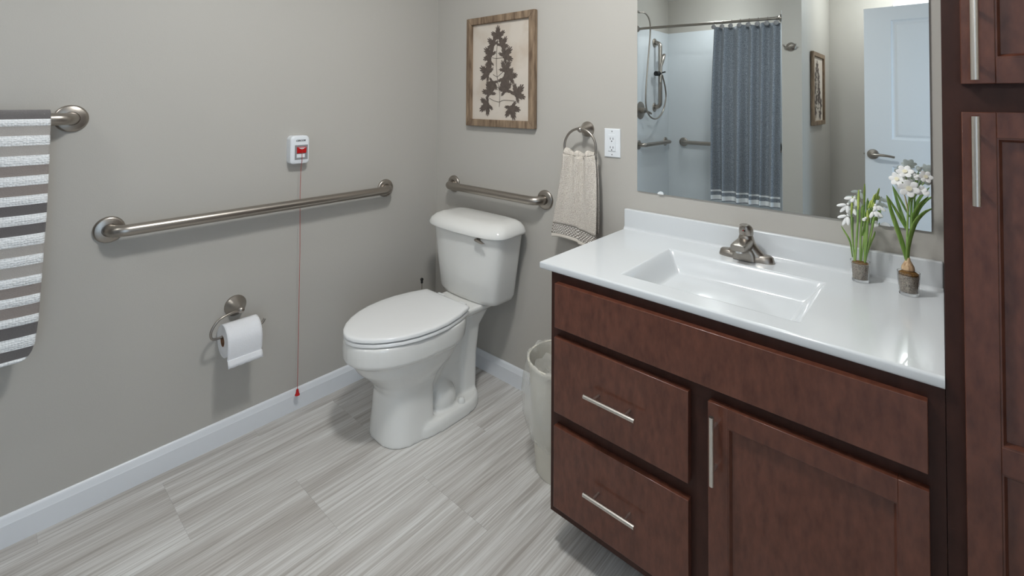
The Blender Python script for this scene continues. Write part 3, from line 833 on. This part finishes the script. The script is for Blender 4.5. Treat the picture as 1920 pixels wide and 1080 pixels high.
# snowdrops
PA = at((1613, 527), 2, T); ya = PA.y; ca = (PA.x-.0, ya)
t = thing('potted_snowdrops', (ca[0], ca[1], T), 'snowdrops with short upright stems in a small glass pot', 'potted plant')
glass_pot(t, ca, .0195, .0235, .058, .051)
MB().lathe([(.019, .0495), (.019, .053), (.008, .056)], (ca[0], ca[1], T), n=24).build('moss_top', 'moss', t)
Z4 = lambda a, b_, dy=0: at((1550+a/4.5, 300+b_/4.5), 1, ya+dy)
for pts, r_, dy in (([(237, 850), (213, 600), (210, 460)], .0024, 0), ([(240, 860), (258, 600), (266, 420)], .0027, -.006), ([(285, 850), (287, 620), (305, 400)], .0028, .004),
                    ([(320, 865), (342, 650), (346, 520)], .0022, -.008), ([(322, 865), (375, 610), (402, 480)], .0028, .003), ([(318, 855), (330, 640), (372, 380)], .0022, .008), ([(290, 850), (312, 680), (322, 560)], .0022, .010), ([(232, 850), (222, 650), (222, 480)], .0018, .008)):
    MB().tube(bez([Z4(a, b_, dy*(i/2)) for i, (a, b_) in enumerate(pts)], 14), [r_]*15, 8).build('stem', 'stem', t)
for pts, wd in (([(218, 820), (198, 690), (155, 610), (120, 552)], .0022), ([(332, 820), (372, 700), (398, 640), (410, 598)], .0026), ([(300, 560), (296, 450), (303, 375)], .0032), ([(300, 640), (325, 520), (320, 420)], .0030), ([(420, 540), (412, 500), (425, 470)], .003)):
    blade([Z4(a, b_, .004) for a, b_ in pts], wd, 'leaf', 'leaf', t, 14)
for a0, b0, a1, b1, r_ in ((207, 470, 218, 308, .0030), (266, 440, 272, 252, .0031), (346, 540, 346, 420, .0036), (372, 400, 404, 292, .0030), (350, 410, 375, 340, .0028), (390, 400, 400, 360, .003)):
    P = [Z4(a0+(a1-a0)*k/8, b0+(b1-b0)*k/8) for k in range(9)]
    MB().tube(P, [r_*math.sin(PI*(.12+.80*k/8))**.6 for k in range(9)], 10).build('bud', 'bud', t)
for k, (hx_, hy_, ps) in enumerate((((235, 318), 0, [(148, 325), (205, 355), (250, 388)]), ((180, 372), -.008, [(85, 385), (115, 440), (175, 450)]), ((180, 465), -.004, [(92, 485), (135, 552), (182, 550)]), ((215, 395), .004, [(185, 460), (245, 465)]),
                                    ((412, 380), -.006, [(405, 420), (450, 425), (498, 432)]), ((400, 425), -.010, [(366, 488), (430, 480), (474, 482)]), ((330, 490), -.004, [(303, 512)]), ((415, 520), .004, [(402, 566), (428, 562)]))):
    h = Z4(*hx_, hy_); mb = MB()
    for a, b_ in ps:
        e = Z4(a, b_, hy_+random.uniform(-.006, .004)); d = e-h
        petal(mb, h+d*.15, d, d.length*.88, .0095 if d.length > .011 else .006, up=(0, -1, .3), th=.42)
    mb.ball(h, .0034)
    mb.build('flower', 'petal', t)

# paperwhite narcissus
PB = at((1704, 552), 2, T); yb_ = PB.y; cb = (PB.x, yb_)
t = thing('potted_narcissus', (cb[0], cb[1], T), 'tall white narcissus growing from a bulb in a small glass pot', 'potted plant')
glass_pot(t, cb, .0205, .0245, .060, .052)
MB().lathe([(.0205, .051), (.0215, .056), (.014, .062), (.004, .064)], (cb[0], cb[1], T), n=24).build('moss_top', 'moss', t)
zt = at((1700, 488), 1, yb_).z-T
MB().lathe([(.009, .058), (.0145, .066), (.0135, .074), (.009, .083), (.0055, .090), (.0045, .097)], (cb[0]-.001, cb[1], T), n=24).build('bulb', 'bulb', t)
Z5 = lambda a, b_, dy=0: at((1640+a/4, 300+b_/4), 1, yb_+dy)
blade([Z5(242, 760), Z5(205, 620, -.003), Z5(140, 430, -.006), Z5(88, 262, -.008)], .0054, 'leaf', 'leaf', t)
blade([Z5(238, 520, .006), Z5(200, 450, .006), Z5(155, 370, .002), Z5(90, 264, -.006)], .0036, 'leaf', 'leaf', t)
blade([Z5(246, 765, -.002), Z5(256, 630, -.006), Z5(300, 480, -.008), Z5(365, 400, -.010), Z5(434, 362, -.012)], .0056, 'leaf', 'leaf', t)
blade([Z5(282, 500, .004), Z5(292, 420, .006), Z5(335, 340, .008), Z5(404, 272, .008)], .0042, 'leaf', 'leaf', t)
MB().tube(bez([Z5(244, 740), Z5(244, 560), Z5(250, 390), Z5(262, 280)], 16), [.0024]*17, 8).build('stem', 'stem', t)
MB().tube(bez([Z5(268, 560, .004), Z5(276, 420, .004), Z5(280, 300, .004), Z5(300, 220, .002)], 16), [.0022]*17, 8).build('stem', 'stem', t)
MB().tube([Z5(248, 385), Z5(240, 330), Z5(228, 280), Z5(212, 225)], [.0028, .0042, .0040, .0012], 10, flat=.4).build('spathe', 'spathe', t)
for a0, b0, a1, b1 in ((262, 290, 200, 150), (262, 290, 228, 100), (270, 300, 310, 140), (290, 280, 380, 150), (270, 310, 330, 240)):
    MB().tube(bez([Z5(a0, b0), Z5((a0+a1)/2+4, (b0+b1)/2), Z5(a1, b1, .002)], 8), [.0012]*9, 6).build('pedicel', 'stem', t)
TOCAM = (CAM-Vector((cb[0], cb[1], 1.1))).normalized()
for a, b_, r_, tilt, dy in ((226, 90, 34, (0, 0, .5), -.006), (170, 142, 33, (-.4, -.2, 0), -.002), (228, 158, 30, (-.1, 0, 0), .006), (256, 212, 42, (.1, -.3, -.15), -.012), (378, 128, 30, (.5, 0, .3), 0), (200, 185, 24, (-.4, 0, -.4), .010)):
    c = Z5(a, b_, dy); R_ = r_/4/901*(c-CAM).length*1.12
    ax = (TOCAM+Vector(tilt)).normalized(); s = ax.cross(Vector((0, 0, 1))).normalized(); u = s.cross(ax)
    mb = MB(); ph = random.uniform(0, 1)
    for k in range(6):
        q = 2*PI*k/6+ph; d = (s*math.cos(q)+u*math.sin(q))+ax*.22
        petal(mb, c, d, R_*1.12, R_*.82, up=ax, th=.16)
    f_ = mb.build('flower', 'petal', t)
    MB().tube([c, c+ax*R_*.16, c+ax*R_*.30], [R_*.12, R_*.24, R_*.30], 12).build('corona', 'petal_core', f_)
c = Z5(352, 226, -.006); mb = MB()
for e in ((405, 268), (300, 250), (350, 190), (395, 225), (325, 262), (415, 258)):
    d = Z5(*e, -.010)-c; petal(mb, c-d*.1, d, d.length*1.1, .013, up=(0, -1, .2), th=.3)
mb.build('flower', 'petal', t)
mb = MB(); c = Z5(312, 128, -.004); mb.ball(c, .0062, .006, .0056)
for e in ((295, 105), (330, 115), (318, 150)):
    d = Z5(*e, -.008)-c; petal(mb, c, d, d.length*1.1, .009, up=(0, -1, .2), th=.5)
mb.build('flower', 'petal', t)

# ------------------------------------------------------------------ waste bin with liner
WC = Vector((1.085, -.262, 0))
t = thing('waste_bin', WC, 'cream waste bin with clear liner between the toilet and vanity', 'waste bin')
MB().lathe([(.05, .001), (.108, .001), (.110, .006), (.137, .385), (.137, .388), (.1425, .390), (.1425, .404), (.139, .406), (.135, .404), (.134, .385), (.106, .012), (.05, .010)], WC, n=56).build('bin', 'can', t)
mb = MB(); R = []; n = 72; rnd = random.Random(3)
prof = [(.128, .20), (.130, .30), (.132, .38), (.134, .402), (.139, .4085), (.144, .408), (.1455, .395), (.148, .34), (.151, .28), (.150, .23), (.146, .18), (.138, .145), (.130, .125), (.121, .112)]
for r_, z in prof:
    ring = []
    for i in range(n):
        a = 2*PI*i/n; inner = r_ < .134
        wv = .0035*math.sin(a*7+z*20)+.003*math.sin(a*13-z*34)+.0018*math.sin(a*23+z*61)
        outw = wv*(1.1 if z < .37 else .25)
        k = r_+(outw if not inner else -abs(wv))
        if r_ > .146: k += .010*max(0, math.cos(a-PI*1.17))**3*math.sin(PI*min(1, (z-.11)/.29))
        zz = z+(.006*math.sin(a*9)+.004*math.sin(a*17) if .403 < z else 0)*(1 if r_ > .138 else .5)
        x = WC.x+k*math.cos(a); x = min(x, VX0-.0015)
        ring.append(Vector((x, WC.y+k*math.sin(a), zz)))
    R.append(ring)
mb.loft(R, False, False).build('liner', 'film', t, angle=80)
mb = MB(); R = []                         # crumpled liner lying inside
for j in range(9):
    r_ = .126*j/8+.001; R.append([Vector((WC.x+r_*math.cos(2*PI*i/40), WC.y+r_*math.sin(2*PI*i/40), .30+.05*(j/8)**2+.012*math.sin(i*1.9+j*2.3)+.010*math.sin(i*.8-j*1.7))) for i in range(40)])
mb.loft(R, False, False).build('liner_fold', 'film', t, angle=80)

# ------------------------------------------------------------------ shower side, seen in the mirror
t = bpy.data.objects.new('wall_shower', None); col.objects.link(t); t.location = (.62, -2.76, 0); ORG[t.name] = Vector(t.location); struct(t)
ST = 2.095
box('side_wall', (.0005, .008, YS, YP-.02, .05, ST), 'surround', t, bevel=.003)
box('rear_wall', (.0005, XP0-.0005, YS-.019, YS, .05, ST), 'surround', t, bevel=.003)
box('side_wall', (XP0-.008, XP0-.0005, YS, YP-.02, .05, ST), 'surround', t, bevel=.003)
box('pan', (.0005, XP0-.0005, YS-.019, YP, .0005, .05), 'surround', t, bevel=.008)
sy = mir((1202, 270), 0, .01).y
grab_bar('shower_grab_bar', (.008, -3.04, .965), (.008, -2.45, .965), (1, 0, 0), 'metal grab bar on the shower side wall below the hose')
bxx = mir((1282, 264), 1, YS).x
grab_bar('shower_grab_bar', (bxx, YS, .965), (1.06, YS, .965), (0, 1, 0), 'metal grab bar on the shower rear wall beside the curtain')
grab_bar('shower_slide_bar', (.008, -2.79, 1.32), (.008, -2.79, 1.965), (1, 0, 0), 'vertical metal slide bar carrying the hand shower')
t = thing('hand_shower', (.07, -2.79, 1.6), 'hand shower with looping metal hose on the slide bar', 'hand shower')
M_ = lambda a, b_, x=.085: mir((1180+a/2.8421, b_/2.8421), 0, x)
MB().tube(bez([M_(165, 440), M_(168, 380), M_(172, 340), M_(182, 300), M_(192, 288)], 20), [.010]*9+[.013, .016, .019, .021, .022, .022, .020, .018, .015, .010, .006, .004, .003][:12], 14).build('handset', 'nickel', t)
q = M_(152, 392, .07)
MB().tube([(q.x-.01, q.y+.025, q.z), (q.x, q.y-.03, q.z)], .024, 14).tube([(q.x, q.y-.02, q.z), (q.x+.03, q.y-.10, q.z+.02)], .008, 10).build('slide_clamp', 'black', t)
hose = bez([M_(52, 66, .10), M_(80, 68, .12), M_(103, 95, .12), M_(112, 140, .12), M_(108, 230, .11), M_(98, 350, .10), M_(88, 500, .10), M_(92, 580, .10), M_(115, 625, .10), M_(150, 630, .10), M_(180, 590, .10), M_(195, 520, .10), M_(190, 460, .10), M_(176, 400, .09)], 100)
MB().tube(hose, .0075, 10).build('hose', 'nickel', t)
MB().tube(bez([(.008, hose[0].y+.03, hose[0].z-.01), (.05, hose[0].y+.03, hose[0].z+.008), (.10, hose[0].y+.015, hose[0].z+.004), tuple(hose[0])], 14), .010, 12).build('shower_pipe', 'nickel', t)
v = mir((1201, 207), 0, .01)
t = thing('shower_valve', (.008, v.y, v.z), 'round metal shower valve with lever on the side wall', 'valve')
MB().lathe([(.085, 0), (.083, .006), (.03, .014), (.026, .05), (.018, .056)], (.008, v.y, v.z), 'x', 36).build('escutcheon', 'nickel', t)
MB().tube([(.05, v.y, v.z), (.075, v.y-.05, v.z-.02), (.08, v.y-.085, v.z-.03)], [.014, .012, .009], 12).build('lever', 'nickel', t)

RY, RZ_ = YP-.03, 2.045
t = thing('curtain_rod', (.6, RY, RZ_), 'straight metal rod across the shower opening', 'curtain rod')
MB().tube([(.003, RY, RZ_+.02), (XP0-.003, RY, RZ_-.01)], .0125, 16).build('rod', 'nickel', t)
for x, zz in ((.0085, RZ_+.02), (XP0-.0085, RZ_-.01)):
    s = 1 if x < .5 else -1
    MB().lathe([(.030, 0), (.030, .006*s), (.016, .02*s)], (x, RY, zz), 'x', 24).build('rod_flange', 'nickel', t)
t = thing('shower_curtain', (.95, RY, .56), 'blue-grey shower curtain with white bottom stripes on the rod', 'curtain')
zr_ = [(2.005, 0), (1.98, 0), (1.9, 0), (1.7, 0), (1.5, 0), (1.3, 0), (1.1, 0), (.9, 0), (.75, 0), (.636, 0), (.622, 1), (.592, 0), (.556, 1), (.549, 0)]
NX = 220; V = []; F = []; MI = []
for k, (z, mi) in enumerate(zr_):
    u = (2.0-z)/1.45
    for i in range(NX+1):
        s = i/NX
        x = .715-.028*math.sin(min(1, u*1.5)*PI/2)+(1.222-.715+.028*math.sin(min(1, u*1.5)*PI/2)-.015*u)*s
        ph = s*2*PI*5.6+.9*math.sin(s*9)+.35*math.sin(u*3+s*5)
        amp = .024+.020*u
        y = RY+amp*math.sin(ph)+.010*math.sin(s*31+u)*u
        x += .008*math.cos(ph*1)*(.4+u*.6)
        V.append((x, y, z+.006*math.sin(ph*.5)*(1 if z > 1.97 else 0)+.004*math.sin(ph)*(z < .65)))
for k in range(len(zr_)-1):
    for i in range(NX):
        a = k*(NX+1)+i; F.append((a, a+1, a+NX+2, a+NX+1)); MI.append(zr_[k+1][1])
mb = MB(); mb.v = [Vector(p) for p in V]; mb.f = F; mb.mi = MI
mb.build('fabric', ['curtain', 'curtain_white'], t, angle=80, solid=.0015)
for k in range(8):
    x = .725+.068*k; z = RZ_+.02-.03*x/XP0
    h = MB().loft([[Vector((x+.0016*math.cos(2*PI*j/6), RY+(.017+.0016*math.sin(2*PI*j/6))*math.sin(2*PI*i/20), z+(.017+.0016*math.sin(2*PI*j/6))*math.cos(2*PI*i/20))) for j in range(6)] for i in range(21)], False, False).build('curtain_hook', 'nickel', t)
    MB().lathe([(.019, 0), (.019, .003), (.015, .006)], (x, RY+.034, z-.038), 'y', 20).build('hook_disc', 'plastic_grey', h)

hk = mir((1483, 88), 1, YP)
t = thing('robe_hook', (hk.x, YP, hk.z), 'small double metal robe hook on the narrow wall beside the curtain', 'hook')
MB().lathe([(.034, 0), (.034, .004), (.030, .008), (.012, .014), (.010, .03)], (hk.x, YP, hk.z), 'y', 28).build('mount', 'nickel', t)
for s in (-1, 1):
    MB().tube(bez([(hk.x, YP+.026, hk.z-.002), (hk.x+s*.022, YP+.036, hk.z-.006), (hk.x+s*.038, YP+.046, hk.z+.006), (hk.x+s*.042, YP+.048, hk.z+.018)], 12), .0055, 10).build('prong', 'nickel', t)
# second framed print on the partition's side
picture('framed_print', (XP1+.001, -2.70, 1.19), (0, -1, 0), (1, 0, 0), .50, .60, 'rustic wood framed print on the side wall past the robe hook')

# open door
DYD = -2.58
dx0 = mir((1620, 100), 1, DYD).x; DW = .80; ztop = mir((1621, 17), 1, DYD).z
t = thing('door_1', (dx0+DW, DYD, 0), 'white two panel door standing open with a metal lever', 'door'); t['kind'] = 'structure'; del t['category']
px0 = mir((1671, 150), 1, DYD).x; pz1 = mir((1670, 38), 1, DYD).z; pz0 = mir((1672, 262), 1, DYD).z; pz2 = mir((1672, 312), 1, DYD).z
y0, y1 = DYD-.035, DYD
zt = ztop
st = px0-dx0
for nm, d in (('stile', (dx0, px0, .012, zt)), ('stile', (dx0+DW-st, dx0+DW, .012, zt)), ('rail', (px0, dx0+DW-st, pz1, zt)), ('rail', (px0, dx0+DW-st, pz2, pz0)), ('rail', (px0, dx0+DW-st, .012, .24))):
    box(nm, (d[0], d[1], y0, y1, d[2], d[3]), 'trim', t)
for a, b_ in ((pz0, pz1), (.24, pz2)):
    X0, X1 = px0, dx0+DW-st
    R = []
    for ins, dep in ((0, 0), (.003, -.004), (.012, -.010), (.020, -.011), (.034, -.006), (.040, -.0055)):
        R.append([Vector((X0+ins, y1+dep, a+ins)), Vector((X1-ins, y1+dep, a+ins)), Vector((X1-ins, y1+dep, b_-ins)), Vector((X0+ins, y1+dep, b_-ins))])
    MB().loft(R, False, True).build('door_panel', 'trim', t, smooth=False)
    box('door_panel', (X0, X1, y0+.004, y0+.010, a, b_), 'trim', t)
lv = mir((1637, 289), 1, y1)
lh = MB().lathe([(.036, 0), (.036, .005), (.032, .010), (.012, .014), (.011, .045)], (lv.x, y1, lv.z), 'y', 32).build('lever_rose', 'nickel', t)
MB().tube(bez([(lv.x-.006, y1+.05, lv.z), (lv.x+.03, y1+.052, lv.z), (lv.x+.075, y1+.052, lv.z-.002), (lv.x+.125, y1+.046, lv.z-.010)], 14), [.008, .010, .011, .011, .011, .0105, .010, .010, .0095, .009, .009, .0085, .008, .007, .006], 12).build('lever', 'nickel', lh)
box('latch', (dx0-.010, dx0, DYD-.026, DYD-.010, lv.z-.006, lv.z+.006), 'nickel', t, bevel=.002)
# casing of the doorway in the right wall
t = thing('trim_2', (XR, DY1, 0), 'white casing round the open doorway', 'trim'); del t['category']; t['kind'] = 'structure'
for d in ((XR-.016, XR, DY1, DY1+.07, 0, 2.13), (XR-.016, XR, DY0-.07, DY0, 0, 2.13), (XR-.016, XR, DY0, DY1, 2.06, 2.13)): box('casing', d, 'trim', t, bevel=.004)
